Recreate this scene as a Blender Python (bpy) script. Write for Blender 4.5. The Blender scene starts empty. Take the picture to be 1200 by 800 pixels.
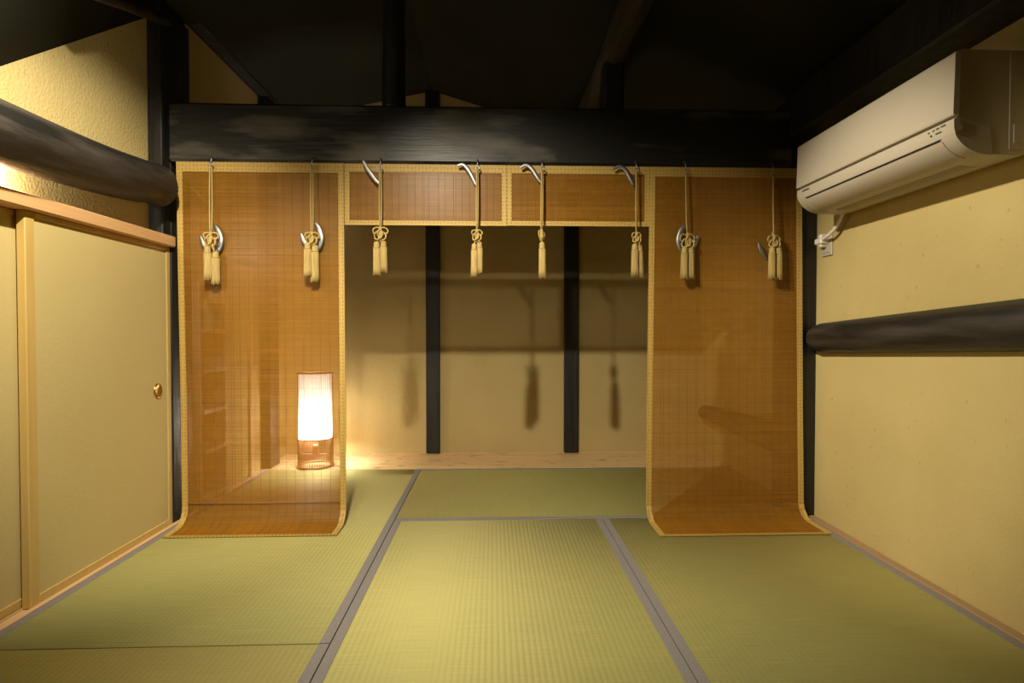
import bpy, math, random
from mathutils import Vector, Matrix

random.seed(7)
S = 0.86                      # every length below is in eye heights; one eye height is 0.86 m
R = math.radians
PI = math.pi
C = bpy.context.scene.collection
scene = bpy.context.scene

# ------------------------------------------------------------------ camera
cam_d = bpy.data.cameras.new('camera')
cam_d.sensor_width = 36.0
cam_d.lens = 640 / 1200 * 36
cam_d.clip_start = 0.02
cam = bpy.data.objects.new('camera', cam_d)
cam.location = (0, 0, 1.0 * S)
cam.rotation_euler = (R(90 - 1.0), 0, R(-2.02))
C.objects.link(cam)
scene.camera = cam

# ------------------------------------------------------------------ world, exposure
w = bpy.data.worlds.new('world')
w.use_nodes = True
w.node_tree.nodes['Background'].inputs[0].default_value = (0.01, 0.009, 0.007, 1)
w.node_tree.nodes['Background'].inputs[1].default_value = 1.0
scene.world = w
scene.view_settings.view_transform = 'Standard'
scene.view_settings.look = 'None'
scene.view_settings.gamma = 1.0
scene.view_settings.use_curve_mapping = False
scene.view_settings.exposure = 0.0
scene.cycles.max_bounces = 10
scene.cycles.diffuse_bounces = 5
scene.cycles.transparent_max_bounces = 12
scene.cycles.sample_clamp_indirect = 6.0
scene.cycles.use_denoising = True
scene.cycles.caustics_reflective = False
scene.cycles.caustics_refractive = False

# lamp powers and colours (the lamps themselves are made with their fixtures below)
SPOT_COL = (1.0, 0.88, 0.66)
# main spotlight, then two unseen ones added as fill: position, aim, watts, cone, blend
SPOTS = [((-0.474, 1.187, 2.30), (0.18, 3.00, 0.00), 230.0, 96.0, 1.0),
         ((-0.72, 1.150, 2.30), (-1.66, 2.36, 1.20), 172.0, 70.0, 0.80),  # added lamp, lifts the sliding doors and door rail
         ((-0.33, 1.640, 2.26), (1.745, 2.22, 1.00), 144.0, 50.0, 0.80)]  # added lamp, lifts the right plaster wall
SCONCE_WATT, SCONCE_COL = 9.0, (1.0, 0.86, 0.66)
LAMP_WATT, LAMP_COL = 34.0, (1.0, 0.95, 0.82)
PENDANT_POS, PENDANT_WATT, PENDANT_COL = (-1.45, 1.50, 1.80), 8.0, (1.0, 0.84, 0.60)


# ------------------------------------------------------------------ mesh helpers
class MB:
    def __init__(self):
        self.v, self.f, self.smooth = [], [], []

    def add(self, vs, fs, smooth=False):
        n = len(self.v)
        self.v += [tuple(p) for p in vs]
        self.f += [tuple(i + n for i in f) for f in fs]
        self.smooth += [smooth] * len(fs)
        return self

    def box(self, x0, x1, y0, y1, z0, z1):
        vs = [(x, y, z) for x in (x0, x1) for y in (y0, y1) for z in (z0, z1)]
        return self.add(vs, [(0, 1, 3, 2), (4, 6, 7, 5), (0, 4, 5, 1), (2, 3, 7, 6), (0, 2, 6, 4), (1, 5, 7, 3)])

    def bbox(self, x0, x1, y0, y1, z0, z1, b=0.006):
        """box with chamfered edges (three crossing boxes hulled: 24 verts)"""
        vs = []
        idx = {}
        for sx in (0, 1):
            for sy in (0, 1):
                for sz in (0, 1):
                    cx, cy, cz = (x0, x1)[sx], (y0, y1)[sy], (z0, z1)[sz]
                    dx, dy, dz = (b, -b)[sx], (b, -b)[sy], (b, -b)[sz]
                    for k, p in enumerate(((cx, cy + dy, cz + dz), (cx + dx, cy, cz + dz), (cx + dx, cy + dy, cz))):
                        idx[(sx, sy, sz, k)] = len(vs)
                        vs.append(p)
        I = idx
        fs = []
        for s in (0, 1):
            fs.append([I[(s, a, c, 0)] for a, c in ((0, 0), (0, 1), (1, 1), (1, 0))])
            fs.append([I[(a, s, c, 1)] for a, c in ((0, 0), (1, 0), (1, 1), (0, 1))])
            fs.append([I[(a, c, s, 2)] for a, c in ((0, 0), (0, 1), (1, 1), (1, 0))])
        for a in (0, 1):
            for c in (0, 1):
                fs.append([I[(a, c, 0, 0)], I[(a, c, 1, 0)], I[(a, c, 1, 1)], I[(a, c, 0, 1)]])
                fs.append([I[(a, 0, c, 0)], I[(a, 1, c, 0)], I[(a, 1, c, 2)], I[(a, 0, c, 2)]])
                fs.append([I[(0, a, c, 1)], I[(1, a, c, 1)], I[(1, a, c, 2)], I[(0, a, c, 2)]])
        for a in (0, 1):
            for c in (0, 1):
                for d in (0, 1):
                    fs.append([I[(a, c, d, 0)], I[(a, c, d, 1)], I[(a, c, d, 2)]])
        return self.add(vs, fs)

    def prism_y(self, prof, y0, y1, smooth=False):
        """closed (x,z) profile swept along y"""
        n = len(prof)
        vs = [(x, y0, z) for x, z in prof] + [(x, y1, z) for x, z in prof]
        fs = [(i, (i + 1) % n, n + (i + 1) % n, n + i) for i in range(n)]
        self.add(vs, fs, smooth)
        self.add(vs, [tuple(range(n))[::-1], tuple(range(n, 2 * n))])
        return self

    def prism_x(self, prof, x0, x1, smooth=False):
        n = len(prof)
        vs = [(x0, y, z) for y, z in prof] + [(x1, y, z) for y, z in prof]
        fs = [(i, (i + 1) % n, n + (i + 1) % n, n + i) for i in range(n)]
        self.add(vs, fs, smooth)
        self.add(vs, [tuple(range(n))[::-1], tuple(range(n, 2 * n))])
        return self

    def tube(self, pts, rad, seg=10, closed=False, caps=True, flat=None, wob=None):
        """tube along points; rad a number or list; flat=(scale of 2nd axis)"""
        pts = [Vector(p) for p in pts]
        n = len(pts)
        rads = rad if isinstance(rad, (list, tuple)) else [rad] * n
        up = None
        rings = []
        for i, p in enumerate(pts):
            if closed:
                t = pts[(i + 1) % n] - pts[i - 1]
            else:
                t = pts[min(i + 1, n - 1)] - pts[max(i - 1, 0)]
            t.normalize()
            if up is None:
                up = Vector((0, 1, 0)) if abs(t.y) < 0.9 else Vector((0, 0, 1))
            a = up - t * up.dot(t)
            if a.length < 1e-5:
                a = t.orthogonal()
            a.normalize()
            up = a
            b = t.cross(a)
            ring = []
            for k in range(seg):
                th = 2 * PI * k / seg
                rr = rads[i] * (1 if wob is None else wob(i, k))
                ring.append(p + a * (math.cos(th) * rr * (flat or 1)) + b * (math.sin(th) * rr))
            rings.append(ring)
        vs = [q for r in rings for q in r]
        fs = []
        m = n if closed else n - 1
        for i in range(m):
            j = (i + 1) % n
            for k in range(seg):
                l = (k + 1) % seg
                fs.append((i * seg + k, i * seg + l, j * seg + l, j * seg + k))
        self.add(vs, fs, True)
        if caps and not closed:
            self.add(rings[0], [tuple(range(seg))])
            self.add(rings[-1], [tuple(range(seg))[::-1]])
        return self

    def lathe(self, cx, cy, prof, seg=32, close_bottom=False, close_top=False):
        """profile of (radius, z) turned round the vertical through (cx, cy)"""
        vs, fs = [], []
        for r, z in prof:
            for k in range(seg):
                a = 2 * PI * k / seg
                vs.append((cx + r * math.cos(a), cy + r * math.sin(a), z))
        for i in range(len(prof) - 1):
            for k in range(seg):
                l = (k + 1) % seg
                fs.append((i * seg + k, i * seg + l, (i + 1) * seg + l, (i + 1) * seg + k))
        self.add(vs, fs, True)
        if close_bottom:
            self.add(vs[:seg], [tuple(range(seg))[::-1]])
        if close_top:
            self.add(vs[-seg:], [tuple(range(seg))])
        return self


ORIG = {}


def obj(name, mb, mat, parent=None, kind=None):
    o0 = ORIG.get(parent.name, (0, 0, 0)) if parent else (0, 0, 0)
    me = bpy.data.meshes.new(name)
    me.from_pydata([((x - o0[0]) * S, (y - o0[1]) * S, (z - o0[2]) * S) for x, y, z in mb.v], [], mb.f)
    me.polygons.foreach_set('use_smooth', mb.smooth)
    me.validate()
    me.update()
    me.materials.append(mat)
    o = bpy.data.objects.new(name, me)
    C.objects.link(o)
    if parent:
        o.parent = parent
        ORIG[o.name] = o0
    if kind:
        o['kind'] = kind
    fix_normals(me)
    return o


def fix_normals(me):
    import bmesh
    bm = bmesh.new()
    bm.from_mesh(me)
    bmesh.ops.remove_doubles(bm, verts=bm.verts, dist=1e-6)
    bmesh.ops.recalc_face_normals(bm, faces=bm.faces)
    bm.to_mesh(me)
    bm.free()


def thing(name, label, cat, loc, group=None):
    o = bpy.data.objects.new(name, None)
    o.empty_display_size = 0.05
    o.location = Vector(loc) * S
    C.objects.link(o)
    ORIG[o.name] = loc
    o['label'] = label
    o['category'] = cat
    if group:
        o['group'] = group
    return o


def tag(o, label, cat, group=None):
    o['label'] = label
    o['category'] = cat
    if group:
        o['group'] = group
    return o


def struct(name, mb, mat, parent=None):
    o = obj(name, mb, mat, parent)
    if parent is None:
        o['kind'] = 'structure'
    return o


# ------------------------------------------------------------------ materials
def mat(name, col, rough=0.6, col2=None, scale=(8, 8, 8), detail=4, bump=0.0, bump_scale=(60, 60, 60),
        spec=0.5, metallic=0.0, rough2=None, sharp=None, coat=0.0, spots=None):
    m = bpy.data.materials.new(name)
    m.use_nodes = True
    nt = m.node_tree
    N, L = nt.nodes, nt.links
    p = N['Principled BSDF']
    p.inputs['Base Color'].default_value = (*col, 1)
    p.inputs['Roughness'].default_value = rough
    p.inputs['Specular IOR Level'].default_value = spec
    p.inputs['Metallic'].default_value = metallic
    if coat:
        p.inputs['Coat Weight'].default_value = coat
        p.inputs['Coat Roughness'].default_value = 0.25
    tc = N.new('ShaderNodeTexCoord')

    def noise(sc, det):
        mp = N.new('ShaderNodeMapping')
        mp.inputs['Scale'].default_value = sc
        L.new(tc.outputs['Object'], mp.inputs['Vector'])
        nz = N.new('ShaderNodeTexNoise')
        nz.inputs['Scale'].default_value = 1.0
        nz.inputs['Detail'].default_value = det
        L.new(mp.outputs[0], nz.inputs['Vector'])
        return nz
    if col2 is not None:
        nz = noise(scale, detail)
        rp = N.new('ShaderNodeValToRGB')
        a, b = sharp or (0.3, 0.7)
        rp.color_ramp.elements[0].position = a
        rp.color_ramp.elements[1].position = b
        rp.color_ramp.elements[0].color = (*col, 1)
        rp.color_ramp.elements[1].color = (*col2, 1)
        L.new(nz.outputs['Fac'], rp.inputs['Fac'])
        out = rp.outputs['Color']
        if spots:
            sc, lo, hi, sc_col = spots
            n2 = noise(sc, 2)
            r2 = N.new('ShaderNodeMapRange')
            r2.inputs['From Min'].default_value = lo
            r2.inputs['From Max'].default_value = hi
            L.new(n2.outputs['Fac'], r2.inputs['Value'])
            mx = N.new('ShaderNodeMixRGB')
            mx.inputs['Color2'].default_value = (*sc_col, 1)
            L.new(r2.outputs[0], mx.inputs['Fac'])
            L.new(out, mx.inputs['Color1'])
            out = mx.outputs['Color']
        L.new(out, p.inputs['Base Color'])
        if rough2 is not None:
            mr = N.new('ShaderNodeMapRange')
            mr.inputs['From Min'].default_value = a
            mr.inputs['From Max'].default_value = b
            mr.inputs['To Min'].default_value = rough
            mr.inputs['To Max'].default_value = rough2
            L.new(nz.outputs['Fac'], mr.inputs['Value'])
            L.new(mr.outputs[0], p.inputs['Roughness'])
    if bump:
        nb = noise(bump_scale, 5)
        bp = N.new('ShaderNodeBump')
        bp.inputs['Strength'].default_value = bump
        bp.inputs['Distance'].default_value = 0.01
        L.new(nb.outputs['Fac'], bp.inputs['Height'])
        L.new(bp.outputs['Normal'], p.inputs['Normal'])
    return m


M = {}
M['plaster'] = mat('clay_plaster', (0.50, 0.395, 0.165), 0.9, (0.56, 0.455, 0.20), (3, 3, 3), 6, 0.13, (80, 80, 80), spec=0.2,
                   spots=((38, 38, 26), 0.68, 0.80, (0.38, 0.27, 0.11)))
M['plaster_rough'] = mat('rough_clay_plaster', (0.50, 0.395, 0.165), 0.9, (0.56, 0.455, 0.20), (4, 4, 4), 6, 0.34, (110, 110, 110), spec=0.2,
                         spots=((45, 45, 30), 0.66, 0.78, (0.38, 0.27, 0.11)))
M['plaster_fine'] = mat('fine_clay_plaster', (0.48, 0.375, 0.165), 0.9, (0.53, 0.42, 0.195), (3, 3, 3), 6, 0.15, (60, 60, 45), spec=0.2)
M['black_wood'] = mat('black_stained_wood', (0.007, 0.0068, 0.006), 0.45, (0.015, 0.014, 0.012), (30, 30, 3), 5, 0.35, (40, 40, 5), rough2=0.6)
M['beam_wood'] = mat('black_beam_wood', (0.013, 0.0128, 0.0115), 0.42, (0.105, 0.096, 0.078), (2.6, 6, 9), 9, 0.16, (5, 40, 60), rough2=0.58, sharp=(0.50, 0.68))
M['log_wood'] = mat('smoked_log_wood', (0.011, 0.0100, 0.0085), 0.46, (0.050, 0.042, 0.034), (16, 2.2, 16), 7, 1.0, (20, 4, 20), rough2=0.65, sharp=(0.42, 0.68))
M['roof_wood'] = mat('sooty_roof_boards', (0.010, 0.0105, 0.006), 0.85, (0.016, 0.016, 0.009), (3, 3, 3), 4, 0.2, (10, 10, 10), spec=0.2)
M['rail_wood'] = mat('planed_cedar', (0.62, 0.36, 0.16), 0.55, (0.70, 0.44, 0.21), (40, 1.6, 40), 5, 0.1, (60, 3, 60))
M['sill_wood'] = mat('pale_cypress', (0.66, 0.44, 0.22), 0.5, (0.72, 0.50, 0.27), (40, 1.6, 40), 5, 0.1, (60, 3, 60))
M['shelf_wood'] = mat('pale_shelf_wood', (0.74, 0.56, 0.38), 0.5, (0.80, 0.62, 0.43), (40, 2, 40), 5, 0.1, (60, 3, 60))
M['brown_trim'] = mat('brown_floor_trim', (0.32, 0.20, 0.10), 0.6, (0.38, 0.25, 0.13), (40, 1.6, 40), 5, 0.1, (60, 3, 60))
M['stile_wood'] = mat('door_frame_wood', (0.55, 0.375, 0.115), 0.45, (0.61, 0.43, 0.15), (50, 50, 2), 5, 0.08, (60, 60, 3))
M['board_wood'] = mat('knotty_cypress_board', (0.70, 0.47, 0.22), 0.5, (0.80, 0.58, 0.31), (1.5, 26, 26), 6, 0.08, (3, 50, 50),
                      spots=((9, 34, 34), 0.60, 0.70, (0.36, 0.17, 0.06)))
M['paper'] = mat('door_paper', (0.56, 0.46, 0.20), 0.75, (0.59, 0.485, 0.22), (2.5, 2.5, 2.5), 5, 0.08, (120, 120, 120), spec=0.25)
M['brass'] = mat('brass', (0.65, 0.45, 0.15), 0.28, (0.5, 0.34, 0.1), (20, 20, 20), 3, metallic=1.0)
M['ac_plastic'] = mat('cream_plastic', (0.47, 0.42, 0.335), 0.42, (0.48, 0.43, 0.345), (3, 3, 3), 2)
M['ac_dark'] = mat('dark_slot', (0.015, 0.012, 0.010), 0.7)
M['ac_mark'] = mat('grey_print', (0.12, 0.10, 0.075), 0.6)
M['white_plastic'] = mat('white_plastic', (0.80, 0.77, 0.70), 0.4)
M['steel'] = mat('polished_steel', (0.42, 0.42, 0.43), 0.46, (0.32, 0.32, 0.34), (20, 20, 20), 3, metallic=1.0)
M['cord'] = mat('straw_cord', (0.45, 0.325, 0.105), 0.8, (0.52, 0.39, 0.14), (300, 300, 100), 3, 0.4, (400, 400, 200))
M['tassel'] = mat('straw_silk', (0.40, 0.285, 0.09), 0.75, (0.54, 0.405, 0.15), (260, 260, 8), 3, 0.6, (260, 260, 10))
M['border'] = mat('tatami_border_cloth', (0.205, 0.192, 0.190), 0.8, (0.25, 0.235, 0.23), (200, 200, 200), 3, 0.2, (500, 500, 500))
M['dark_rib'] = mat('brown_bamboo_strip', (0.20, 0.085, 0.028), 0.45, (0.28, 0.13, 0.05), (30, 30, 5), 3)
M['thread'] = mat('brown_thread', (0.22, 0.105, 0.026), 0.8)
M['spot_black'] = mat('matt_black_metal', (0.02, 0.02, 0.02), 0.5)


def tatami_mat(along):
    m = bpy.data.materials.new('tatami_rush_' + ('long' if along == 'y' else 'across'))
    m.use_nodes = True
    N, L = m.node_tree.nodes, m.node_tree.links
    p = N['Principled BSDF']
    p.inputs['Roughness'].default_value = 0.7
    p.inputs['Specular IOR Level'].default_value = 0.2
    tc = N.new('ShaderNodeTexCoord')

    def nz(sc, det):
        mp = N.new('ShaderNodeMapping')
        mp.inputs['Scale'].default_value = sc
        L.new(tc.outputs['Object'], mp.inputs['Vector'])
        n = N.new('ShaderNodeTexNoise')
        n.inputs['Scale'].default_value = 1
        n.inputs['Detail'].default_value = det
        L.new(mp.outputs[0], n.inputs['Vector'])
        return n
    sc = (6, 320, 20) if along == 'y' else (320, 6, 20)
    fine = nz(sc, 3)
    big = nz((2.2, 2.2, 2.2), 4)
    r1 = N.new('ShaderNodeValToRGB')
    r1.color_ramp.elements[0].position, r1.color_ramp.elements[1].position = 0.3, 0.7
    r1.color_ramp.elements[0].color = (0.335, 0.320, 0.110, 1)
    r1.color_ramp.elements[1].color = (0.425, 0.405, 0.155, 1)
    L.new(fine.outputs['Fac'], r1.inputs['Fac'])
    r2 = N.new('ShaderNodeValToRGB')
    r2.color_ramp.elements[0].position, r2.color_ramp.elements[1].position = 0.3, 0.7
    r2.color_ramp.elements[0].color = (0.92, 0.95, 0.95, 1)
    r2.color_ramp.elements[1].color = (1.04, 1.02, 1.0, 1)
    L.new(big.outputs['Fac'], r2.inputs['Fac'])
    mx = N.new('ShaderNodeMixRGB')
    mx.blend_type = 'MULTIPLY'
    mx.inputs['Fac'].default_value = 1
    L.new(r1.outputs['Color'], mx.inputs['Color1'])
    L.new(r2.outputs['Color'], mx.inputs['Color2'])
    L.new(mx.outputs['Color'], p.inputs['Base Color'])
    bp = N.new('ShaderNodeBump')
    bp.inputs['Strength'].default_value = 0.25
    bp.inputs['Distance'].default_value = 0.004
    L.new(fine.outputs['Fac'], bp.inputs['Height'])
    L.new(bp.outputs['Normal'], p.inputs['Normal'])
    # the sheen of the rush fibres, which lie across the ribs
    gl = N.new('ShaderNodeBsdfAnisotropic')
    gl.inputs['Color'].default_value = (0.62, 0.57, 0.27, 1)
    gl.inputs['Roughness'].default_value = 0.72
    gl.inputs['Anisotropy'].default_value = 0.5
    cx = N.new('ShaderNodeCombineXYZ')
    cx.inputs[0 if along == 'y' else 1].default_value = 1.0
    L.new(cx.outputs[0], gl.inputs['Tangent'])
    ms = N.new('ShaderNodeMixShader')
    ms.inputs['Fac'].default_value = 0.27
    L.new(p.outputs[0], ms.inputs[1])
    L.new(gl.outputs[0], ms.inputs[2])
    L.new(ms.outputs[0], N['Material Output'].inputs['Surface'])
    return m


M['rush_y'], M['rush_x'] = tatami_mat('y'), tatami_mat('x')


def slat_material():
    m = bpy.data.materials.new('bamboo_slat')
    m.use_nodes = True
    N, L = m.node_tree.nodes, m.node_tree.links
    p = N['Principled BSDF']
    p.inputs['Roughness'].default_value = 0.36
    p.inputs['Specular IOR Level'].default_value = 0.5
    geo = N.new('ShaderNodeNewGeometry')
    rp = N.new('ShaderNodeValToRGB')
    rp.color_ramp.elements[0].color = (0.47, 0.215, 0.020, 1)
    rp.color_ramp.elements[1].color = (0.58, 0.285, 0.034, 1)
    L.new(geo.outputs['Random Per Island'], rp.inputs['Fac'])
    tc = N.new('ShaderNodeTexCoord')
    mp = N.new('ShaderNodeMapping')
    mp.inputs['Scale'].default_value = (9, 1, 40)
    L.new(tc.outputs['Object'], mp.inputs['Vector'])
    nz = N.new('ShaderNodeTexNoise')
    nz.inputs['Scale'].default_value = 1
    nz.inputs['Detail'].default_value = 4
    L.new(mp.outputs[0], nz.inputs['Vector'])
    r2 = N.new('ShaderNodeValToRGB')
    r2.color_ramp.elements[0].position, r2.color_ramp.elements[1].position = 0.3, 0.7
    r2.color_ramp.elements[0].color = (0.90, 0.89, 0.87, 1)
    r2.color_ramp.elements[1].color = (1.06, 1.06, 1.06, 1)
    L.new(nz.outputs['Fac'], r2.inputs['Fac'])
    mx = N.new('ShaderNodeMixRGB')
    mx.blend_type = 'MULTIPLY'
    mx.inputs['Fac'].default_value = 1
    L.new(rp.outputs['Color'], mx.inputs['Color1'])
    L.new(r2.outputs['Color'], mx.inputs['Color2'])
    L.new(mx.outputs['Color'], p.inputs['Base Color'])
    tr = N.new('ShaderNodeBsdfTranslucent')
    L.new(mx.outputs['Color'], tr.inputs['Color'])
    ms = N.new('ShaderNodeMixShader')
    ms.inputs['Fac'].default_value = 0.40
    L.new(p.outputs[0], ms.inputs[1])
    L.new(tr.outputs[0], ms.inputs[2])
    L.new(ms.outputs[0], N['Material Output'].inputs['Surface'])
    return m


M['slat'] = slat_material()


def brocade_material():
    """gold brocade edging printed with rows of small dark diamonds"""
    m = bpy.data.materials.new('gold_brocade')
    m.use_nodes = True
    N, L = m.node_tree.nodes, m.node_tree.links
    p = N['Principled BSDF']
    p.inputs['Roughness'].default_value = 0.6
    tc = N.new('ShaderNodeTexCoord')
    sx_ = N.new('ShaderNodeSeparateXYZ')
    L.new(tc.outputs['Object'], sx_.inputs[0])
    sm = N.new('ShaderNodeMath')
    sm.operation = 'SUBTRACT'
    L.new(sx_.outputs['Z'], sm.inputs[0])
    L.new(sx_.outputs['Y'], sm.inputs[1])
    cx_ = N.new('ShaderNodeCombineXYZ')
    L.new(sx_.outputs['X'], cx_.inputs[0])
    L.new(sm.outputs[0], cx_.inputs[1])
    vo = N.new('ShaderNodeTexVoronoi')
    vo.voronoi_dimensions = '2D'
    vo.inputs['Scale'].default_value = 62.0
    vo.inputs['Randomness'].default_value = 0.25
    L.new(cx_.outputs[0], vo.inputs['Vector'])
    mr = N.new('ShaderNodeMapRange')
    mr.inputs['From Min'].default_value = 0.16
    mr.inputs['From Max'].default_value = 0.27
    L.new(vo.outputs['Distance'], mr.inputs['Value'])
    mx = N.new('ShaderNodeMixRGB')
    mx.inputs['Color1'].default_value = (0.32, 0.195, 0.046, 1)
    mx.inputs['Color2'].default_value = (0.50, 0.335, 0.085, 1)
    L.new(mr.outputs[0], mx.inputs['Fac'])
    L.new(mx.outputs['Color'], p.inputs['Base Color'])
    return m


M['brocade'] = brocade_material()


def shade_material():
    m = bpy.data.materials.new('lamp_paper')
    m.use_nodes = True
    N, L = m.node_tree.nodes, m.node_tree.links
    N.remove(N['Principled BSDF'])
    d = N.new('ShaderNodeBsdfDiffuse')
    d.inputs['Color'].default_value = (0.90, 0.89, 0.87, 1)
    t = N.new('ShaderNodeBsdfTranslucent')
    t.inputs['Color'].default_value = (0.90, 0.87, 0.82, 1)
    ms = N.new('ShaderNodeMixShader')
    ms.inputs['Fac'].default_value = 0.6
    L.new(d.outputs[0], ms.inputs[1])
    L.new(t.outputs[0], ms.inputs[2])
    L.new(ms.outputs[0], N['Material Output'].inputs['Surface'])
    return m


M['shade'] = shade_material()


def emit(name, col, strength):
    m = bpy.data.materials.new(name)
    m.use_nodes = True
    p = m.node_tree.nodes['Principled BSDF']
    p.inputs['Base Color'].default_value = (*col, 1)
    p.inputs['Emission Color'].default_value = (*col, 1)
    p.inputs['Emission Strength'].default_value = strength
    return m


# ------------------------------------------------------------------ the setting: floor, walls, ceiling
XL, XR = -1.73, 1.745        # plaster faces left and right
XLR = -1.685                 # left wall of the room behind
YB, YF = 4.49, -1.6          # rear wall, wall behind the viewer
RX, RZ = -0.487, 2.955       # ridge of the roof


def ceil_z(x):
    return RZ + 0.22 * (x - RX) if x < RX else RZ - 0.30 * (x - RX)


struct('floor', MB().box(-1.9, 1.9, YF - 0.1, 4.7, -0.16, -0.062), M['roof_wood'])
struct('trim_1', MB().bbox(-1.80, -1.645, 2.895, 3.985, -0.06, 0.004, 0.003), M['sill_wood'])
sill = MB()
sill.box(-1.645 - 0.022, -1.645, YF, 2.895, -0.06, 0.003)
sill.box(-1.80, -1.667, YF, 2.895, -0.06, -0.004)
sill.box(-1.7005, -1.6955, YF, 2.895, -0.005, 0.003)
struct('trim_2', sill, M['sill_wood'])
struct('trim_3', MB().bbox(1.70, 1.745, YF, 3.985, -0.06, 0.006, 0.003), M['brown_trim'])

# right wall, rear wall panels, wall behind the viewer
struct('wall_right', MB().box(XR, XR + 0.12, YF, 4.6, -0.06, 2.30), M['plaster'])
rear = MB()
prof = [(-1.80, -0.06), (1.80, -0.06), (1.80, ceil_z(1.8) + 0.02), (RX, RZ + 0.02), (-1.80, ceil_z(-1.8) + 0.02)]
rear.prism_y(prof, YB, YB + 0.12)
struct('wall_back', rear, M['plaster_fine'])
fr = MB()
fr.prism_y(prof, YF - 0.12, YF)
struct('wall_front', fr, M['plaster_fine'])
# left wall: plaster above the door rail, returning under it behind the viewer
lw = MB()
lw.box(XL - 0.12, XL, YF, 2.83, 1.44, 2.70)
lw.box(XL - 0.12, XL, YF, 0.30, -0.06, 1.44)
lw.box(XL - 0.14, XL - 0.11, 0.30, 2.9, -0.06, 1.44)
struct('wall_left', lw, M['plaster_rough'])
# left wall of the inner room, with the opening of the shelf recess
lr = MB()
lr.box(XLR - 0.26, XLR, 3.09, 3.125, -0.06, 2.72)
lr.box(XLR - 0.26, XLR, 3.435, 4.60, -0.06, 2.72)
lr.box(XLR - 0.26, XLR, 3.125, 3.435, 1.29, 2.72)
lr.box(XLR - 0.26, XLR - 0.20, 3.125, 3.435, -0.06, 1.29)
struct('wall_left_inner', lr, M['plaster_fine'])
# roof: two slopes under the ridge and the lower board slope on the left
ce = MB()
for pts in (((-1.9, RX), (ceil_z(-1.9), RZ)), ((RX, 1.9), (RZ, ceil_z(1.9)))):
    (xa, xb), (za, zb) = pts
    vs = [(xa, YF - .1, za), (xb, YF - .1, zb), (xb, 4.65, zb), (xa, 4.65, za)]
    vs += [(x, y, z + 0.06) for x, y, z in vs]
    ce.add(vs, [(0, 1, 2, 3), (4, 7, 6, 5), (0, 4, 5, 1), (1, 5, 6, 2), (2, 6, 7, 3), (3, 7, 4, 0)])
struct('ceiling', ce, M['roof_wood'])


def soffit_z(x, y):
    return 1.932 + 0.777 * (y - 1.998) + 1.2 * (x - XL)


so = MB()
plan = [(XL - .02, 1.46), (-1.25, 1.20), (-0.62, 1.20), (-0.62, 1.45), (-1.56, 2.83), (XL - .02, 2.83)]
vs = [(x, y, soffit_z(x, y)) for x, y in plan]
vs += [(x, y, z + 0.03) for x, y, z in vs]
n = len(plan)
so.add(vs, [tuple(range(n))] + [tuple(range(2 * n - 1, n - 1, -1))] + [(i, (i + 1) % n, n + (i + 1) % n, n + i) for i in range(n)])
struct('ceiling_left', so, M['roof_wood'])

# knotty board along the rear wall
bd = MB()
bd.bbox(XLR, XR, 3.992, 4.475, -0.06, 0.002, 0.003)
board = obj('floor_board', bd, M['board_wood'])
tag(board, 'pale knotty wooden board laid along the foot of the rear wall', 'floor board')
struct('baseboard_back', MB().box(XLR, XR, 4.477, 4.495, -0.06, 0.008), M['sill_wood'])

# ------------------------------------------------------------------ tatami mats
G = 0.0016


def tatami(x0, x1, y0, y1, along, label, rib):
    t = thing('tatami_mat', label, 'tatami mat', ((x0 + x1) / 2, (y0 + y1) / 2, -0.06), 'tatami mats')
    x0, x1, y0, y1 = x0 + G, x1 - G, y0 + G, y1 - G
    bw = 0.0345
    body = MB()
    # rush face: rounded ribs along the mat
    if along == 'y':
        a0, a1, l0, l1 = x0 + bw - .004, x1 - bw + .004, y0, y1
    else:
        a0, a1, l0, l1 = y0 + bw - .004, y1 - bw + .004, x0, x1
    nr = round((a1 - a0) / rib)
    line = []
    for i in range(nr):
        for k in range(5):
            u = k / 5
            line.append((a0 + (a1 - a0) * (i + u) / nr, -0.0006 + 0.0006 * math.sqrt(max(0, math.sin(PI * u)))))
    line.append((a1, -0.0006))
    nl = len(line)
    if along == 'y':
        vs = [(a, l0, z) for a, z in line] + [(a, l1, z) for a, z in line]
    else:
        vs = [(l0, a, z) for a, z in line] + [(l1, a, z) for a, z in line]
    vs += [(x, y, -0.06) for x, y, z in vs]
    fs = [(i, i + 1, nl + i + 1, nl + i) for i in range(nl - 1)]
    body.add(vs, fs, True)
    body.add(vs, [(i, i + 1, 2 * nl + i + 1, 2 * nl + i) for i in range(nl - 1)])
    body.add(vs, [(nl + i, nl + i + 1, 3 * nl + i + 1, 3 * nl + i) for i in range(nl - 1)])
    body.add(vs, [(0, nl, 3 * nl, 2 * nl), (nl - 1, 2 * nl - 1, 4 * nl - 1, 3 * nl - 1), (2 * nl, 3 * nl - 1, 4 * nl - 1, 3 * nl)])
    obj('rush_cover', body, M['rush_y' if along == 'y' else 'rush_x'], t)
    for s in (0, 1):
        b = MB()
        if along == 'y':
            xa = x0 if s == 0 else x1 - bw
            b.bbox(xa, xa + bw, y0, y1, -0.0605, 0.0016, 0.0014)
        else:
            ya = y0 if s == 0 else y1 - bw
            b.bbox(x0, x1, ya, ya + bw, -0.0605, 0.0016, 0.0014)
        obj('cloth_border', b, M['border'], t)
    return t


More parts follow.
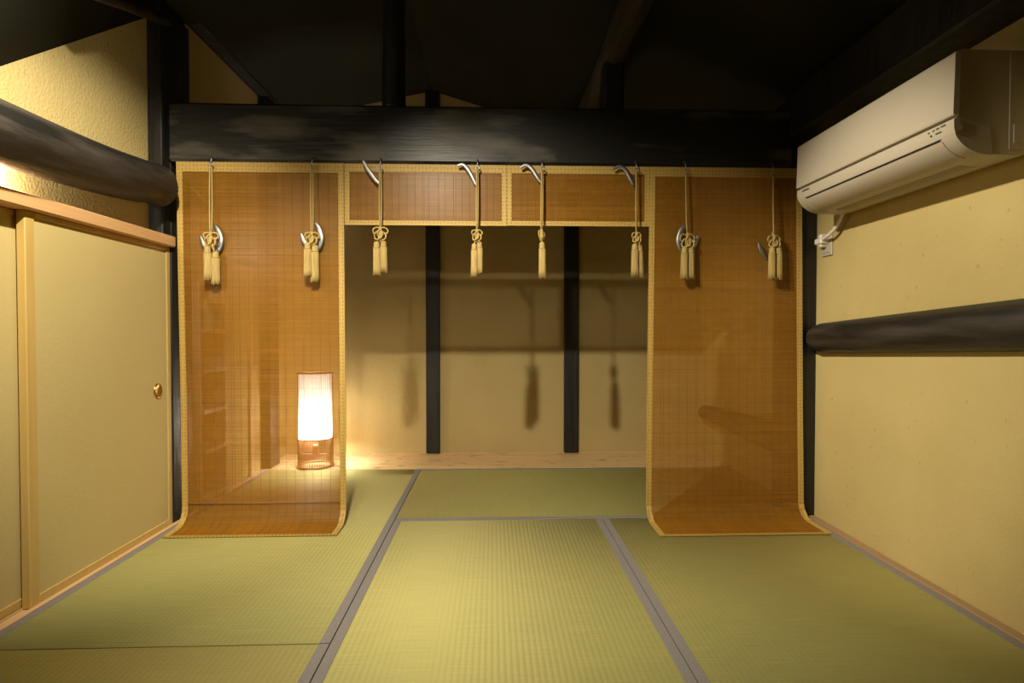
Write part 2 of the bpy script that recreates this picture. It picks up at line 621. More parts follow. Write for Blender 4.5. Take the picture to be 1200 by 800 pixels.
tatami(-1.645, -0.522, 1.757, 3.99, 'y', 'long tatami mat on the left, running from the sliding doors to behind the left blind', 0.0195)
tatami(-1.645, -0.522, -0.478, 1.755, 'y', 'tatami mat in the near left corner, in front of the sliding doors', 0.0195)
tatami(-0.522, 0.585, 0.665, 2.893, 'y', 'middle tatami mat in the foreground between two grey borders', 0.0195)
tatami(0.585, 1.70, 0.665, 2.893, 'y', 'right foreground tatami mat beside the right plaster wall', 0.0195)
tatami(-0.522, 1.70, 2.896, 3.99, 'x', 'crosswise tatami mat beyond the opening, in front of the rear board', 0.0195)

# ------------------------------------------------------------------ timbers
def log(pts, rads, wobble=0.035, seg=20, seed=1, knots=True):
    rnd = random.Random(seed)
    ph = [rnd.uniform(0, 6.28) for _ in range(6)]
    n = 28
    P, Q = [], []
    m = len(pts) - 1
    for i in range(n + 1):
        t = i / n * m
        k = min(int(t), m - 1)
        u = t - k
        P.append(tuple(pts[k][j] * (1 - u) + pts[k + 1][j] * u for j in range(3)))
        Q.append(rads[k] * (1 - u) + rads[k + 1] * u)
    mb = MB()
    mb.tube(P, Q, seg, wob=lambda i, k: 1 + wobble * (math.sin(i * .55 + ph[0]) * math.cos(2 * PI * k / seg + ph[1]) + .6 * math.sin(i * .23 + 2 * (2 * PI * k / seg) + ph[2]) + .25 * math.sin(5 * 2 * PI * k / seg + i * .2)))
    return mb


# main beam across the opening
bmm = MB()
bmm.bbox(-1.66, 1.598, 2.866, 3.085, 1.8755, 2.174, 0.012)
tag(obj('crossbeam', bmm, M['beam_wood']), 'wide black crossbeam above the bamboo blinds', 'beam')

# left corner post (notched over the door rail)
lp = MB()
lp.bbox(-1.80, -1.664, 2.895, 3.09, -0.06, 2.66, 0.006)
lp.bbox(-1.80, -1.664, 2.822, 2.90, 1.492, 2.66, 0.006)
tag(obj('corner_post', lp, M['black_wood']), 'black corner post left of the blinds, behind the log', 'post')
rp = MB()
rp.bbox(1.60, 1.743, 2.885, 3.07, 0.007, 2.26, 0.006)
tag(obj('corner_post', rp, M['black_wood']), 'black corner post between the right blind and the right wall', 'post')
for x0, x1, top, lab in ((-0.543, -0.431, 2.97, 'left of the two black posts on the rear plaster wall'),
                         (0.586, 0.704, 2.66, 'right of the two black posts on the rear plaster wall')):
    pb = MB().bbox(x0, x1, 4.455, 4.58, 0.010, top - 0.02, 0.005)
    tag(obj('wall_post', pb, M['black_wood']), lab, 'post')
# post at the end of the floor board on the left wall
pb = MB().bbox(-1.76, -1.615, 4.02, 4.19, 0.003, 2.70, 0.005)
tag(obj('wall_post', pb, M['dark_rib'] if False else M['black_wood']), 'dark post behind the left blind, left of the glowing lamp', 'post')

# big logs
tag(obj('log_beam', log([(-1.60, 1.0, 1.60), (-1.612, 1.9, 1.645), (-1.625, 2.60, 1.70), (-1.63, 2.74, 1.712), (-1.632, 2.79, 1.715)], [.112, .110, .100, .094, .062], .075, 28, seed=3), M['log_wood']),
    'dark rough log running along the left wall above the sliding doors', 'log')
tag(obj('log_beam', log([(1.745, 0.9, 1.07), (1.745, 1.6, 1.030), (1.737, 2.80, .968), (1.735, 2.85, .966), (1.735, 2.884, .966)], [.09, .088, .078, .070, .045], .02, seed=5), M['log_wood']),
    'smooth black log running along the right wall under the air conditioner', 'log')
tag(obj('log_beam', log([(1.70, 3.07, .372), (1.70, 4.30, .358), (1.70, 4.36, .358)], [.098, .060, .035], .02, seed=8), M['log_wood']),
    'low dark log on the right wall, seen through the right blind', 'log')
# roof timbers
tag(obj('ridge_beam', log([(RX, 0.2, 3.03), (RX, 4.48, 3.03)], [.062, .062], .02, seed=2), M['black_wood']), 'dark ridge timber receding under the peak of the roof', 'beam')
tag(obj('roof_log', log([(.75, 0.3, 2.66), (.70, 1.6, 2.60), (.665, 2.6, 2.53), (.650, 3.0, 2.50), (.625, 3.6, 2.46), (.64, 4.48, 2.44)], [.085, .08, .075, .072, .07, .07], .05, seed=4), M['log_wood']),
    'curved dark roof log resting on the right strut above the crossbeam', 'log')
tag(obj('roof_strut', log([(-.53, 2.975, 2.172), (-.53, 2.975, 2.62), (-.505, 2.975, 3.0)], [.063, .058, .055], .05, seed=6), M['black_wood']),
    'tall round strut standing on the left half of the crossbeam', 'strut')
tag(obj('roof_strut', MB().bbox(.593, .704, 2.92, 3.03, 2.172, 2.45, 0.014), M['black_wood']), 'short square strut standing on the right half of the crossbeam', 'strut')
wp = MB().bbox(1.58, 1.80, YF, 2.88, 2.035, 2.27, 0.010)
tag(obj('wall_plate', wp, M['black_wood']), 'black timber along the top of the right wall above the air conditioner', 'beam')
wp = MB().bbox(-1.76, -1.60, 3.09, 4.49, 2.695, 2.80, 0.008)
tag(obj('wall_plate', wp, M['black_wood']), 'black timber along the top of the left wall beyond the crossbeam', 'beam')
hp = log([(-1.625, 2.80, 2.545), (-1.54, 2.4, 2.385), (-1.455, 2.0, 2.215)], [.026, .026, .026], .03, seed=9)
tag(obj('rafter', hp, M['log_wood']), 'thin dark rafter coming down to the top of the left corner post', 'rafter')

# ------------------------------------------------------------------ sliding doors on the left
rail = MB()
rail.bbox(-1.80, -1.635, -0.6, 2.888, 1.437, 1.490, 0.004)
struct('trim_4', rail, M['rail_wood'])


def fusuma(xf, y0, y1, name, pull):
    t = bpy.data.objects.new(name, None)
    t.location = Vector((xf, (y0 + y1) / 2, 0)) * S
    C.objects.link(t)
    ORIG[t.name] = (xf, (y0 + y1) / 2, 0)
    t['kind'] = 'structure'
    sw, th = 0.030, 0.032
    z0, z1 = -0.002, 1.4365
    obj('paper_panel', MB().box(xf - th + .004, xf - 0.006, y0 + .01, y1 - .01, z0 + .01, z1 - .01), M['paper'], t)
    obj('stile', MB().bbox(xf - th, xf, y0, y0 + 0.042, z0, z1, 0.003), M['stile_wood'], t)
    obj('stile', MB().bbox(xf - th, xf, y1 - sw, y1, z0, z1, 0.003), M['stile_wood'], t)
    obj('rail', MB().bbox(xf - th, xf - .0005, y0 + .042, y1 - sw, z0, z0 + 0.036, 0.003), M['stile_wood'], t)
    obj('rail', MB().bbox(xf - th, xf - .0005, y0 + .042, y1 - sw, z1 - 0.02, z1, 0.003), M['stile_wood'], t)
    if pull:
        yc, zc = pull
        # dished round pull: rim, bowl
        mb = MB()
        prof = [(0.0, 0.0008), (.014, 0.0012), (.022, 0.0030), (.027, 0.0062), (.031, 0.0072), (.035, 0.0056), (.036, 0.0), (.036, -0.003)]
        seg = 32
        vs, fs = [], []
        for r, d in prof:
            for k in range(seg):
                a = 2 * PI * k / seg
                vs.append((xf - 0.006 + d, yc + r * 0.92 * math.cos(a), zc + r * 1.05 * math.sin(a)))
        for i in range(len(prof) - 1):
            for k in range(seg):
                l = (k + 1) % seg
                fs.append((i * seg + k, i * seg + l, (i + 1) * seg + l, (i + 1) * seg + k))
        mb.add(vs, fs, True)
        h = obj('door_pull', mb, M['brass'], t)
        h['label'] = 'round dished brass door pull'
    return t


fusuma(-1.668, 2.015, 2.893, 'door_1', (2.785, 0.705))
fusuma(-1.706, 1.14, 2.075, 'door_2', None)
fusuma(-1.668, 0.30, 1.20, 'door_3', (0.42, 0.705))

# sliding panel and jamb in the inner room's left wall
t = bpy.data.objects.new('door_4', None)
C.objects.link(t)
ORIG[t.name] = (0, 0, 0)
t['kind'] = 'structure'
obj('paper_panel', MB().box(XLR + .0008, XLR + .008, 3.49, 3.80, 0.02, 1.42), M['paper'], t)
obj('stile', MB().bbox(XLR + .0005, XLR + .022, 3.80, 3.86, 0.006, 1.45, 0.003), M['sill_wood'], t)
obj('stile', MB().bbox(XLR + .0005, XLR + .022, 3.445, 3.49, 0.006, 1.45, 0.003), M['sill_wood'], t)
obj('rail', MB().bbox(XLR + .0005, XLR + .022, 3.49, 3.80, 1.42, 1.45, 0.003), M['sill_wood'], t)

# shelves in the recess
sr = thing('recessed_shelf', 'pale wooden shelves in a wall recess, seen through the left blind', 'shelf', (XLR - .1, 3.28, 0.0))
obj('back_panel', MB().box(XLR - .198, XLR - .188, 3.127, 3.433, 0.0, 1.285), M['shelf_wood'], sr)
for y in (3.127, 3.418):
    obj('side_panel', MB().bbox(XLR - .188, XLR + .040, y, y + .015, 0.003, 1.285, .002), M['shelf_wood'], sr)
for z in (0.035, 0.30, 0.53, 0.762, 0.99):
    obj('shelf_board', MB().bbox(XLR - .187, XLR + .055, 3.143, 3.417, z, z + 0.026, .002), M['shelf_wood'], sr)

# ------------------------------------------------------------------ bamboo blinds
PITCH, SLAT, THK = 0.00315, 0.00182, 0.0012


def lerp(a, b, t):
    return a + (b - a) * t


def blind(name, label, xl, xr, zt, zb, yp, foot=None, sw=0.029, th=0.050, bh=0.030, threads=18, rod=None, seed=1):
    """xl, xr are (top, bottom) x of the edges; foot is the y of the toe on the mats"""
    rnd = random.Random(seed)
    t = thing(name, label, 'bamboo blind', ((xl[0] + xr[0]) / 2, yp, zt), 'bamboo blinds')
    # path of (y, z)
    path = [(yp, zt)]
    if foot is None:
        path.append((yp, zb))
    else:
        rad = 0.085
        path += [(yp, zt - 0.5), (yp + .004, 0.6), (yp, rad + .10)]
        y0 = yp - rad
        for k in range(0, 9):
            a = k / 8 * PI / 2
            path.append((y0 + rad * math.cos(a), 0.0085 + rad - rad * math.sin(a)))
        path.append((foot, 0.0065))
    # resample
    L = [0]
    for i in range(1, len(path)):
        L.append(L[-1] + math.hypot(path[i][0] - path[i - 1][0], path[i][1] - path[i - 1][1]))
    tot = L[-1]

    def at(s):
        s = min(max(s, 0), tot)
        for i in range(1, len(path)):
            if s <= L[i] or i == len(path) - 1:
                u = (s - L[i - 1]) / (L[i] - L[i - 1])
                y, z = lerp(path[i - 1][0], path[i][0], u), lerp(path[i - 1][1], path[i][1], u)
                dy, dz = path[i][0] - path[i - 1][0], path[i][1] - path[i - 1][1]
                l = math.hypot(dy, dz)
                return y, z, dy / l, dz / l

    def edge(e, s, z):
        f = min(1, s / tot)
        return lerp(e[0], e[1], f)
    # slats
    mb = MB()
    ns = int(tot / PITCH)
    for i in range(ns):
        s = (i + .5) * PITCH
        y, z, ty, tz = at(s)
        h = SLAT / 2 * rnd.uniform(.9, 1.12)
        ny, nz = tz, -ty     # front normal (towards -y when hanging)
        jy = rnd.uniform(-.0003, .0003)
        a, b = edge(xl, s, z) + .004, edge(xr, s, z) - .004
        c = []
        for sh, sn in ((-h, -THK / 2), (h, -THK / 2), (h, THK / 2), (-h, THK / 2)):
            c.append((y + ty * sh + ny * (sn + jy), z + tz * sh + nz * (sn + jy)))
        mb.prism_x(c, a, b)
    obj('bamboo_slats', mb, M['slat'], t, 'stuff')
    # stitching threads
    mb = MB()
    nth = 40
    xs = []
    for i in range(threads):
        f = (i + .7) / (threads + .4)
        xs.append(f + rnd.uniform(-.006, .006))
        if i % 4 == 1:
            xs.append(f + 0.012)
    for f in xs:
        pts = []
        for k in range(nth + 1):
            s = tot * k / nth
            y, z, ty, tz = at(s)
            x = lerp(edge(xl, s, z), edge(xr, s, z), f)
            pts.append((x, y + tz * .0014, z - ty * .0014))
        mb.tube(pts, 0.00065, 4, caps=False)
    obj('stitching_threads', mb, M['thread'], t, 'stuff')

    def ribbon(nm, s0, s1, xa, xb, n=60):
        m = MB()
        vs, fs = [], []
        for k in range(n + 1):
            s = lerp(s0, s1, k / n)
            y, z, ty, tz = at(s)
            ny, nz = tz, -ty
            for x, d in ((xa(s), .0034), (xb(s), .0034), (xb(s), -.0034), (xa(s), -.0034)):
                vs.append((x, y + ny * d, z + nz * d + .0))
        for k in range(n):
            for j in range(4):
                fs.append((k * 4 + j, k * 4 + (j + 1) % 4, k * 4 + 4 + (j + 1) % 4, k * 4 + 4 + j))
        m.add(vs, fs + [(0, 1, 2, 3), (4 * n, 4 * n + 3, 4 * n + 2, 4 * n + 1)])
        return obj(nm, m, M['brocade'], t)
    ribbon('side_border', 0, tot, lambda s: edge(xl, s, 0), lambda s: edge(xl, s, 0) + sw)
    ribbon('side_border', 0, tot, lambda s: edge(xr, s, 0) - sw, lambda s: edge(xr, s, 0))
    ribbon('top_border', -0.0, th, lambda s: edge(xl, s, 0) + sw + .0004, lambda s: edge(xr, s, 0) - sw - .0004, 3)
    ribbon('bottom_border', tot - bh, tot, lambda s: edge(xl, s, 0) + sw + .0004, lambda s: edge(xr, s, 0) - sw - .0004, 3)
    if rod:
        y, z, ty, tz = at(tot - rod)
        m = MB()
        m.tube([(edge(xl, tot - rod, 0) + sw, y + tz * .003, z), (edge(xr, tot - rod, 0) - sw, y + tz * .003, z)], .0035, 8)
        r = obj('stiffening_rod', m, M['thread'], t)
        r['label'] = 'thin dark rod across the foot of the blind'
    return t


YBL = 2.862
blind('bamboo_blind', 'large bamboo blind hanging left of the opening, its foot curled on the mat', (-1.613, -1.600), (-0.768, -0.764), 1.869, 0, YBL, 2.685, threads=18, bh=.009, rod=0.245, seed=1)
blind('bamboo_blind', 'large bamboo blind hanging right of the opening, beside the right wall', (0.826, 0.812), (1.640, 1.672), 1.868, 0, YBL, 2.618, threads=18, bh=.009, seed=2)
blind('short_bamboo_blind', 'short bamboo blind over the left half of the opening', (-0.764, -0.764), (0.0732, 0.0732), 1.868, 1.553, YBL, None, threads=20, sw=.026, th=.042, bh=.024, seed=3)
blind('short_bamboo_blind', 'short bamboo blind over the right half of the opening', (0.0748, 0.0748), (0.824, 0.824), 1.868, 1.555, YBL, None, threads=18, sw=.024, th=.042, bh=.024, seed=4)


# ------------------------------------------------------------------ tassels on cords
def tx(px):
    return -1.423 + (px - 245) * 0.004360


def tz(px, py):
    return 1.380 + (px - 245) * 2.1e-5 - (py - 300) * 0.004365


YT = 2.812


def tassel_cord(px, label, top, knot, lobes, hook, split=None, frayed=False, seed=1):
    """px: cord; knot (cx, y0, y1, halfwidth); lobes list (x0, x1, y0, y1); hook list of points, radii"""
    rnd = random.Random(seed)
    k = .00436
    z_top = 1.875
    t = thing('tassel_cord', label, 'tassel', (tx(px), YT, tz(px, top)), 'tassels hanging from the crossbeam')
    kx, ky0, ky1, kw = knot
    # two strands
    cd = MB()
    for s in (-1, 1):
        pts = []
        for i in range(11):
            u = i / 10
            py = lerp(top + 1, ky0 + 2, u)
            wv = math.sin(u * PI) * .6 + .75
            cx = lerp(px, kx, u)
            pts.append((tx(cx + s * wv * .75), lerp(YT + .010, YT, u) + .004 * s, tz(cx, py)))
        cd.tube(pts, .0036, 8)
    obj('cord', cd, M['cord'], t)
    # knot: loops of cord and a binding
    kn = MB()
    cy = (ky0 + ky1) / 2
    hh = (ky1 - ky0) / 2

    def loop(ax, ay, rx, ry, rot, yy, r=.0042):
        pts = []
        for i in range(22):
            a = 2 * PI * i / 22
            lx, ly = rx * math.cos(a), ry * math.sin(a)
            c, s_ = math.cos(rot), math.sin(rot)
            pts.append((tx(ax + lx * c - ly * s_), yy - .005 * math.sin(a * 2), tz(ax, ay + lx * s_ + ly * c)))
        kn.tube(pts, r, 8, closed=True)
    if kw > 5:
        loop(kx - kw * .48, cy - hh * .42, kw * .52, hh * .42, -.35, YT - .004)
        loop(kx + kw * .48, cy - hh * .42, kw * .52, hh * .42, .35, YT + .002)
        loop(kx - kw * .36, cy + hh * .25, kw * .42, hh * .50, .3, YT - .010)
        loop(kx + kw * .36, cy + hh * .25, kw * .42, hh * .50, -.3, YT - .008)
        loop(kx, cy + hh * .05, kw * .30, hh * .55, 0, YT - .014)
    else:
        loop(kx - kw * .3, cy - hh * .1, kw * .6, hh * .7, -.2, YT - .006)
        loop(kx + kw * .3, cy + hh * .2, kw * .6, hh * .7, .3, YT + .004)
    kn.tube([(tx(kx), YT - .004, tz(kx, cy - hh)), (tx(kx), YT - .006, tz(kx, cy)), (tx(kx), YT - .004, tz(kx, cy + hh))], [.006, .010, .006], 10)
    for x0, x1, y0, y1 in lobes:
        c = (x0 + x1) / 2
        kn.tube([(tx(kx + (c - kx) * .4), YT - .006, tz(kx, cy + hh * .5)), (tx(c), YT - .006, tz(c, y0 + 2))], .0040, 8)
    obj('knot', kn, M['cord'], t)
    # the two silk tassels
    for j, (x0, x1, y0, y1) in enumerate(lobes):
        c = (x0 + x1) / 2
        r = (x1 - x0) / 2 * k
        seg = 40
        yy = YT - .008 + (.012 if j else 0)
        prof = [(.25, 0), (.62, .015), (.80, .05), (.84, .12), (.78, .17), (.88, .22), (.93, .4), (.97, .65), (1.0, .88), (1.0, 1.0), (.5, .985), (.05, .97)]
        mb = MB()
        vs, fs = [], []
        ph = [rnd.uniform(.55, 1.0) for _ in range(seg)]
        lean = rnd.uniform(-.02, .02)
        for i, (pr_, u) in enumerate(prof):
            for q in range(seg):
                a = 2 * PI * q / seg
                fr_ = (1 + (.09 if frayed else .05) * (ph[q] - .8) * (1 if u > .2 else .3))
                rr = r * pr_ * fr_
                zz = tz(c, lerp(y0, y1, u))
                if u > .95:
                    zz += (ph[q] - .8) * (.022 if frayed else .012)
                vs.append((tx(c) + rr * math.cos(a) + lean * u * .15, yy + rr * .9 * math.sin(a), zz))
        for i in range(len(prof) - 1):
            for q in range(seg):
                l = (q + 1) % seg
                fs.append((i * seg + q, i * seg + l, (i + 1) * seg + l, (i + 1) * seg + q))
        mb.add(vs, fs, True)
        # strand ridges
        if True:
            for q in range(0, seg, 2):
                a = 2 * PI * q / seg
                pts = []
                for u in (.20, .5, .8, 1.0):
                    rr = r * (lerp(.84, 1.0, u))
                    zz = tz(c, lerp(y0, y1, u)) + ((ph[q] - .8) * .03 if u == 1.0 else 0)
                    pts.append((tx(c) + rr * math.cos(a) + lean * u * .15, yy + rr * .9 * math.sin(a), zz))
                mb.tube(pts, [.0018, .0022, .0022, .0026], 5)
        ts = obj('silk_tassel', mb, M['tassel'], t)
        band = MB()
        zc = tz(c, lerp(y0, y1, .17))
        band.lathe(tx(c), yy, [(r * .80, zc - .005), (r * .90, zc - .003), (r * .90, zc + .003), (r * .80, zc + .005)], 24)
        obj('binding', band, M['cord'], ts)
    # steel hook
    pts, rads, yh = hook
    mb = MB()
    P = [(tx(a), yh, tz(a, b)) for a, b in pts]
    # smooth the polyline
    for _ in range(3):
        q = [P[0]]
        for a, b in zip(P, P[1:]):
            q.append(tuple(.75 * a[i] + .25 * b[i] for i in range(3)))
            q.append(tuple(.25 * a[i] + .75 * b[i] for i in range(3)))
        q.append(P[-1])
        P = q
    n = len(P)
    R_ = []
    for i in range(n):
        u = i / (n - 1) * (len(rads) - 1)
        a = min(int(u), len(rads) - 2)
        R_.append(lerp(rads[a], rads[a + 1], u - a) * k)
    mb.tube(P, R_, 10, flat=.45)
    h = obj('steel_hook', mb, M['steel'], t)
    h['label'] = 'curved polished steel hook'
    # screw eye in the beam
    e = MB()
    ring = [(tx(px) + .010 * math.cos(2 * PI * i / 16), YT + .010, tz(px, top) - .004 + .010 * math.sin(2 * PI * i / 16)) for i in range(16)]
    e.tube(ring, .0032, 8, closed=True)
    e.tube([(tx(px), YT + .010, tz(px, top) + .004), (tx(px), YT + .022, 1.888), (tx(px), 2.872, 1.896)], .003, 8)
    obj('screw_eye', e, M['steel'], t)
    return t


def low_hook(cx, y, m):
    # fish-hook seen behind the tassel: broad crescent on one side, tip on the other
    return ([(cx + m * 1, y - 20), (cx + m * 6, y - 12), (cx + m * 8.5, y), (cx + m * 5, y + 12), (cx - m * 4, y + 12), (cx - m * 11, y + 5), (cx - m * 15.5, y - 7)],
            [.6, 3.0, 4.2, 3.0, 2.0, 2.8, 1.0], YT + .026)


def top_hook(pts):
    return (pts, [1.4, 2.2, 2.7, 2.4, 1.4], YT + .012)


tassel_cord(245.5, 'leftmost straw tassel, on the left edge of the large left blind', 192, (246, 271, 290, 7.6), [(238.5, 247, 288, 327), (246, 255, 294, 332)], low_hook(246, 282, 1), seed=1)
tassel_cord(361, 'straw tassel at the right side of the large left blind, above the lamp', 193, (361.5, 271, 288, 7.8), [(352.5, 361, 284, 323), (360, 369, 286, 329)], low_hook(362, 279, 1), seed=2)
tassel_cord(440, 'straw tassel at the left end of the short left blind', 195, (440.5, 265, 283, 8.5), [(432, 440.3, 283, 322), (439.5, 447.5, 281, 318)], top_hook([(420, 188), (424, 196), (429, 203), (434, 210), (439, 215)]), seed=3)
tassel_cord(553.5, 'straw tassel at the right end of the short left blind', 195, (553, 268, 283, 6), [(546, 553.5, 285, 324), (552, 559.5, 282, 320)], top_hook([(530, 193), (537, 191), (543, 198), (548, 207), (552, 216)]), seed=4)
tassel_cord(630, 'slim straw tassel at the left end of the short right blind', 196, (629, 268, 282, 3.6), [(625.5, 633.5, 283, 325)], top_hook([(604, 195), (611, 191), (618, 196), (624, 206), (629, 213)]), seed=5)
tassel_cord(742.5, 'straw tassel at the right end of the short right blind', 197, (742, 271, 285, 5.6), [(735.5, 743.8, 285, 323), (743, 750, 286, 325)], top_hook([(714, 196), (722, 192), (730, 197), (735, 207), (739, 215)]), seed=6)
tassel_cord(802, 'frayed straw tassel at the left side of the large right blind', 198, (803, 272, 292, 9), [(795, 803.2, 289, 326), (803.2, 812, 288, 326)], low_hook(803, 281, -1), frayed=True, seed=7)
tassel_cord(908, 'rightmost frayed straw tassel, next to the air conditioner', 200, (908, 274, 291, 8), [(901, 909, 289, 326), (909, 919, 289, 327)], low_hook(908, 290, 1), frayed=True, seed=8)

# ------------------------------------------------------------------ floor lamp behind the left blind
LX, LY, LR = -1.318, 4.10, 0.124
lamp = thing('floor_lamp', 'glowing cylindrical paper floor lamp with bamboo ribs behind the left blind', 'lamp', (LX, LY, 0.002))


def ring_mb(z, r, rt):
    mb = MB()
    mb.tube([(LX + r * math.cos(2 * PI * i / 48), LY + r * math.sin(2 * PI * i / 48), z) for i in range(48)], rt, 8, closed=True)
    return mb


obj('base_ring', ring_mb(0.011, LR, 0.0090), M['dark_rib'], lamp)
obj('middle_ring', ring_mb(0.213, LR, 0.005), M['dark_rib'], lamp)
obj('top_ring', ring_mb(0.700, LR, 0.0065), M['dark_rib'], lamp)
for i in range(64):
    a = 2 * PI * (i + .5) / 64
    mb = MB()
    x, y = LX + LR * math.cos(a), LY + LR * math.sin(a)
    mb.tube([(x, y, .010), (x, y, .205), (x, y, .222), (x, y, .700)], [.0034, .0034, .0016, .0016], 5)
    obj('rib', mb, M['dark_rib'], lamp)
obj('paper_shade', MB().lathe(LX, LY, [(LR - .0055, .214), (LR - .005, .45), (LR - .0055, .692)], 48), M['shade'], lamp)
sock = MB()
sock.lathe(LX, LY, [(.012, .085), (.024, .09), (.024, .150), (.019, .165), (.005, .165)], 20, True, True)
sock.box(LX - LR + .004, LX + LR - .004, LY - .010, LY + .010, .084, .094)
so_ = obj('bulb_socket', sock, M['dark_rib'], lamp)
ld = bpy.data.lights.new('lamp_bulb', 'POINT')
ld.energy = LAMP_WATT
ld.color = LAMP_COL
ld.shadow_soft_size = 0.030
lo = bpy.data.objects.new('lamp_bulb', ld)
lo.location = Vector((0, 0, .27)) * S
lo.parent = lamp
C.objects.link(lo)

# ------------------------------------------------------------------ air conditioner
ac = thing('air_conditioner', 'cream wall air conditioner high on the right plaster wall', 'air conditioner', (1.62, 2.14, 1.56))
A0, A1 = 1.706, 2.598
FX = 1.472


def nose(off, a0=0.0, a1=1.0, n=14):
    """quarter curve under the front panel, from the lip back to the underside"""
    out = []
    for i in range(n + 1):
        a = lerp(a0, a1, i / n) * PI / 2
        out.append((FX + .128 - (.126 + off) * math.cos(a), 1.662 - (.092 + off) * math.sin(a)))
    return out


body = MB()
prof = [(1.745, 1.900), (1.50, 1.902), (FX + .018, 1.895), (FX + .016, 1.69), (FX + .004, 1.682)] + nose(0) + [(1.68, 1.566), (1.745, 1.580)]
body.prism_y(prof, A0, A1)
obj('body', body, M['ac_plastic'], ac)
fp = MB()
pr2 = [(FX + .017, 1.896), (FX + .004, 1.893), (FX, 1.885), (FX - .002, 1.80), (FX - .005, 1.698), (FX - .003, 1.692), (FX + .015, 1.693)]
fp.prism_y(pr2, A0 - .004, A1 + .004)
obj('front_panel', fp, M['ac_plastic'], ac)
# lip under the panel carrying the lights
lip = MB()
lip.prism_y([(FX + .012, 1.684), (FX - .001, 1.680)] + nose(.003, 0, .185, 6) + [(FX + .03, 1.650)], A0 - .003, A1 + .003)
obj('lower_trim', lip, M['ac_plastic'], ac)
slot = MB()
slot.prism_y(nose(.0012, .19, .235, 4) + [(FX + .04, 1.645)], A0 + .06, A1 - .06)
obj('air_slot', slot, M['ac_dark'], ac)
lv = MB()
lv.prism_y(nose(.0028, .238, .80, 12) + [(FX + .10, 1.60)], A0 + .055, A1 - .055)
obj('louver_flap', lv, M['ac_plastic'], ac)
for y0, y1 in ((A0 - .0010, A0 + .05), (A1 - .05, A1 + .0010)):
    c = MB()
    c.prism_y(nose(.003, .187, 1.0, 14) + [(FX + .12, 1.66)], y0, y1)
    obj('end_cap', c, M['ac_plastic'], ac)
sp = MB()
sp.bbox(1.655, 1.7445, A0 - .0016, A0 - .0002, 1.585, 1.898, .0006)
obj('side_plate', sp, M['ac_plastic'], ac)
hg = MB()
hg.bbox(1.668, 1.74, A0 - .0036, A0 - .0017, 1.605, 1.665, .0008)
obj('side_grip', hg, M['ac_plastic'], ac)
# intake grille under the body
gr = MB()
for i in range(7):
    gr.box(1.60 + i * .014, 1.606 + i * .014, A0 + .12, A1 - .10, 1.5665, 1.573)
gr.box(1.595, 1.70, A0 + .12, A1 - .10, 1.5718, 1.578)
obj('underside_grille', gr, M['ac_plastic'], ac)
# small printed marks and indicator light on the lip
mk = MB()
for y, z, l in ((1.735, 1.672, .018), (1.760, 1.671, .012), (1.780, 1.670, .007), (1.80, 1.669, .006), (1.752, 1.656, .022)):
    mk.box(FX - .0035, FX + .002, y, y + l, z - .0022, z + .0022)
obj('printed_marks', mk, M['ac_mark'], ac)
ind = MB()
ind.lathe(0, 0, [(.0035, 0), (.003, .0015)], 12, True, True)
ind.v = [(FX - .002 - z, 1.793 + x, 1.656 + y) for x, y, z in ind.v]
obj('indicator_light', ind, M['ac_dark'], ac)
lg = MB()
lg.box(FX - .0035, FX + .002, 2.50, 2.555, 1.664, 1.671)
obj('brand_mark', lg, M['ac_mark'], ac)
# power cord and plug
cdp = MB()
pts = [(1.70, 2.655 - .06, 1.585), (1.702, 2.63, 1.55), (1.700, 2.66, 1.515), (1.698, 2.71, 1.490), (1.70, 2.77, 1.475), (1.705, 2.80, 1.472)]
for _ in range(2):
    q = [pts[0]]
    for a, b in zip(pts, pts[1:]):
        q.append(tuple(.75 * a[i] + .25 * b[i] for i in range(3)))
        q.append(tuple(.25 * a[i] + .75 * b[i] for i in range(3)))
    q.append(pts[-1])
    pts = q
cdp.tube(pts, .0085, 10)
pc = obj('power_cord', cdp, M['white_plastic'], ac)
pg = MB()
pg.bbox(1.690, 1.7375, 2.765, 2.825, 1.455, 1.487, .006)
pg.bbox(1.700, 1.7375, 2.780, 2.808, 1.44, 1.508, .005)
obj('plug', pg, M['white_plastic'], pc)
ol = thing('wall_outlet', 'small cream power outlet plate below the air conditioner', 'outlet', (1.742, 2.79, 1.46))
obj('cover_plate', MB().bbox(1.735, 1.7455, 2.748, 2.832, 1.395, 1.515, .003), M['ac_plastic'], ol)
obj('inner_plate', MB().bbox(1.7325, 1.736, 2.762, 2.818, 1.412, 1.498, .001), M['ac_plastic'], ol)

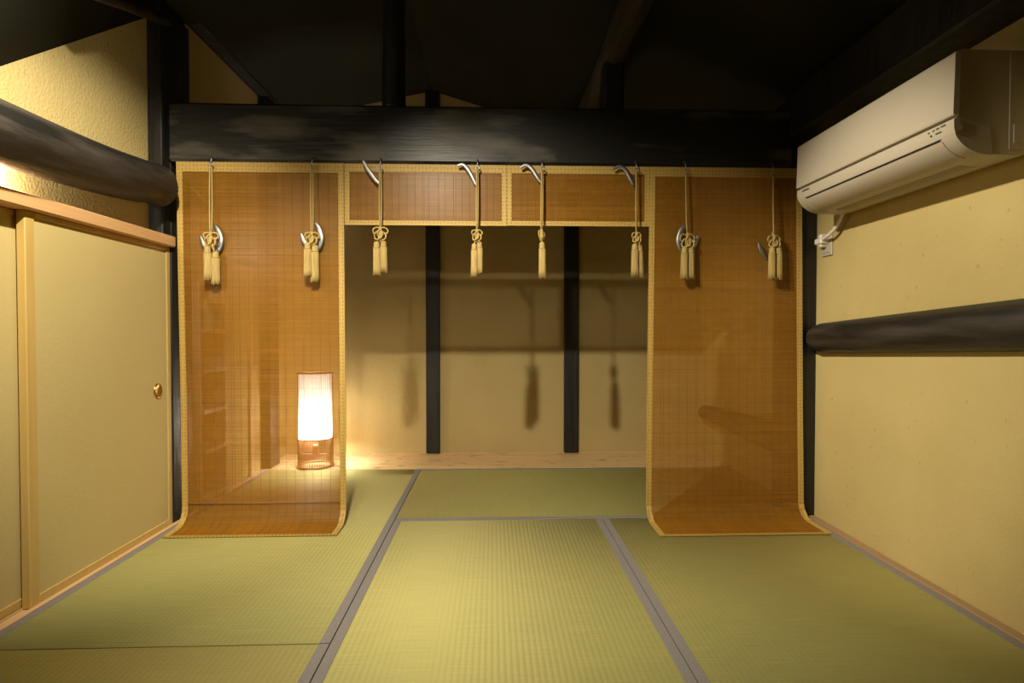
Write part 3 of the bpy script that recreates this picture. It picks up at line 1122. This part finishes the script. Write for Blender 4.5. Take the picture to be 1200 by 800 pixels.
# ------------------------------------------------------------------ lamps above and beside the picture
for (SPOT_POS, SPOT_AIM, watt, cone, blend), lab in zip(SPOTS, ('middle black spotlight hanging from the ridge, aimed at the rear wall',
                                                     'left black spotlight, added out of view to brighten the sliding doors',
                                                     'right black spotlight, added out of view to brighten the right wall')):
    sl = thing('spotlight', lab, 'spotlight', SPOT_POS, 'spotlights under the ridge')
    sx, sy, sz = SPOT_POS
    aim = (Vector(SPOT_AIM) - Vector(SPOT_POS)).normalized()
    back = Vector(SPOT_POS) - aim * 0.02
    can = MB()
    can.tube([tuple(back - aim * .13), tuple(back - aim * .12), tuple(back - aim * .02)], [.025, .045, .048], 20)
    obj('can', can, M['spot_black'], sl)
    st = MB()
    top = back - aim * .07
    st.tube([tuple(top), (top.x, top.y, ceil_z(top.x) - .002)], .008, 8)
    obj('stem', st, M['spot_black'], sl)
    sd = bpy.data.lights.new('spot_bulb', 'SPOT')
    sd.energy = watt
    sd.color = SPOT_COL
    sd.spot_size = R(cone)
    sd.spot_blend = blend
    sd.shadow_soft_size = 0.025
    so2 = bpy.data.objects.new('spot_bulb', sd)
    so2.rotation_euler = aim.to_track_quat('-Z', 'Y').to_euler()
    so2.parent = sl
    C.objects.link(so2)

sc_pos = (-1.668, 1.885, 1.545)
sc = thing('wall_light', 'small bare wall light tucked between the left log and the door rail', 'wall light', sc_pos)
obj('holder', MB().bbox(-1.7285, -1.705, 1.74, 1.86, 1.4915, 1.50, .002), M['white_plastic'], sc)
cd_ = bpy.data.lights.new('wall_bulb', 'POINT')
cd_.energy = SCONCE_WATT
cd_.color = SCONCE_COL
cd_.shadow_soft_size = 0.012
co = bpy.data.objects.new('wall_bulb', cd_)
co.parent = sc
C.objects.link(co)

pe = thing('pendant_bulb', 'bare pendant bulb over the left log, hanging from the low board slope', 'bulb', PENDANT_POS)
pxx, pyy, pzz = PENDANT_POS
hb = MB()
hb.tube([(pxx, pyy, pzz + .035), (pxx, pyy, pzz + .07)], .018, 14)
hb.tube([(pxx, pyy, pzz + .07), (pxx, pyy, soffit_z(pxx, pyy) - .001)], .005, 8)
obj('socket', hb, M['spot_black'], pe)
pd = bpy.data.lights.new('pendant_light', 'POINT')
pd.energy = PENDANT_WATT
pd.color = PENDANT_COL
pd.shadow_soft_size = 0.028
po = bpy.data.objects.new('pendant_light', pd)
po.parent = pe
C.objects.link(po)
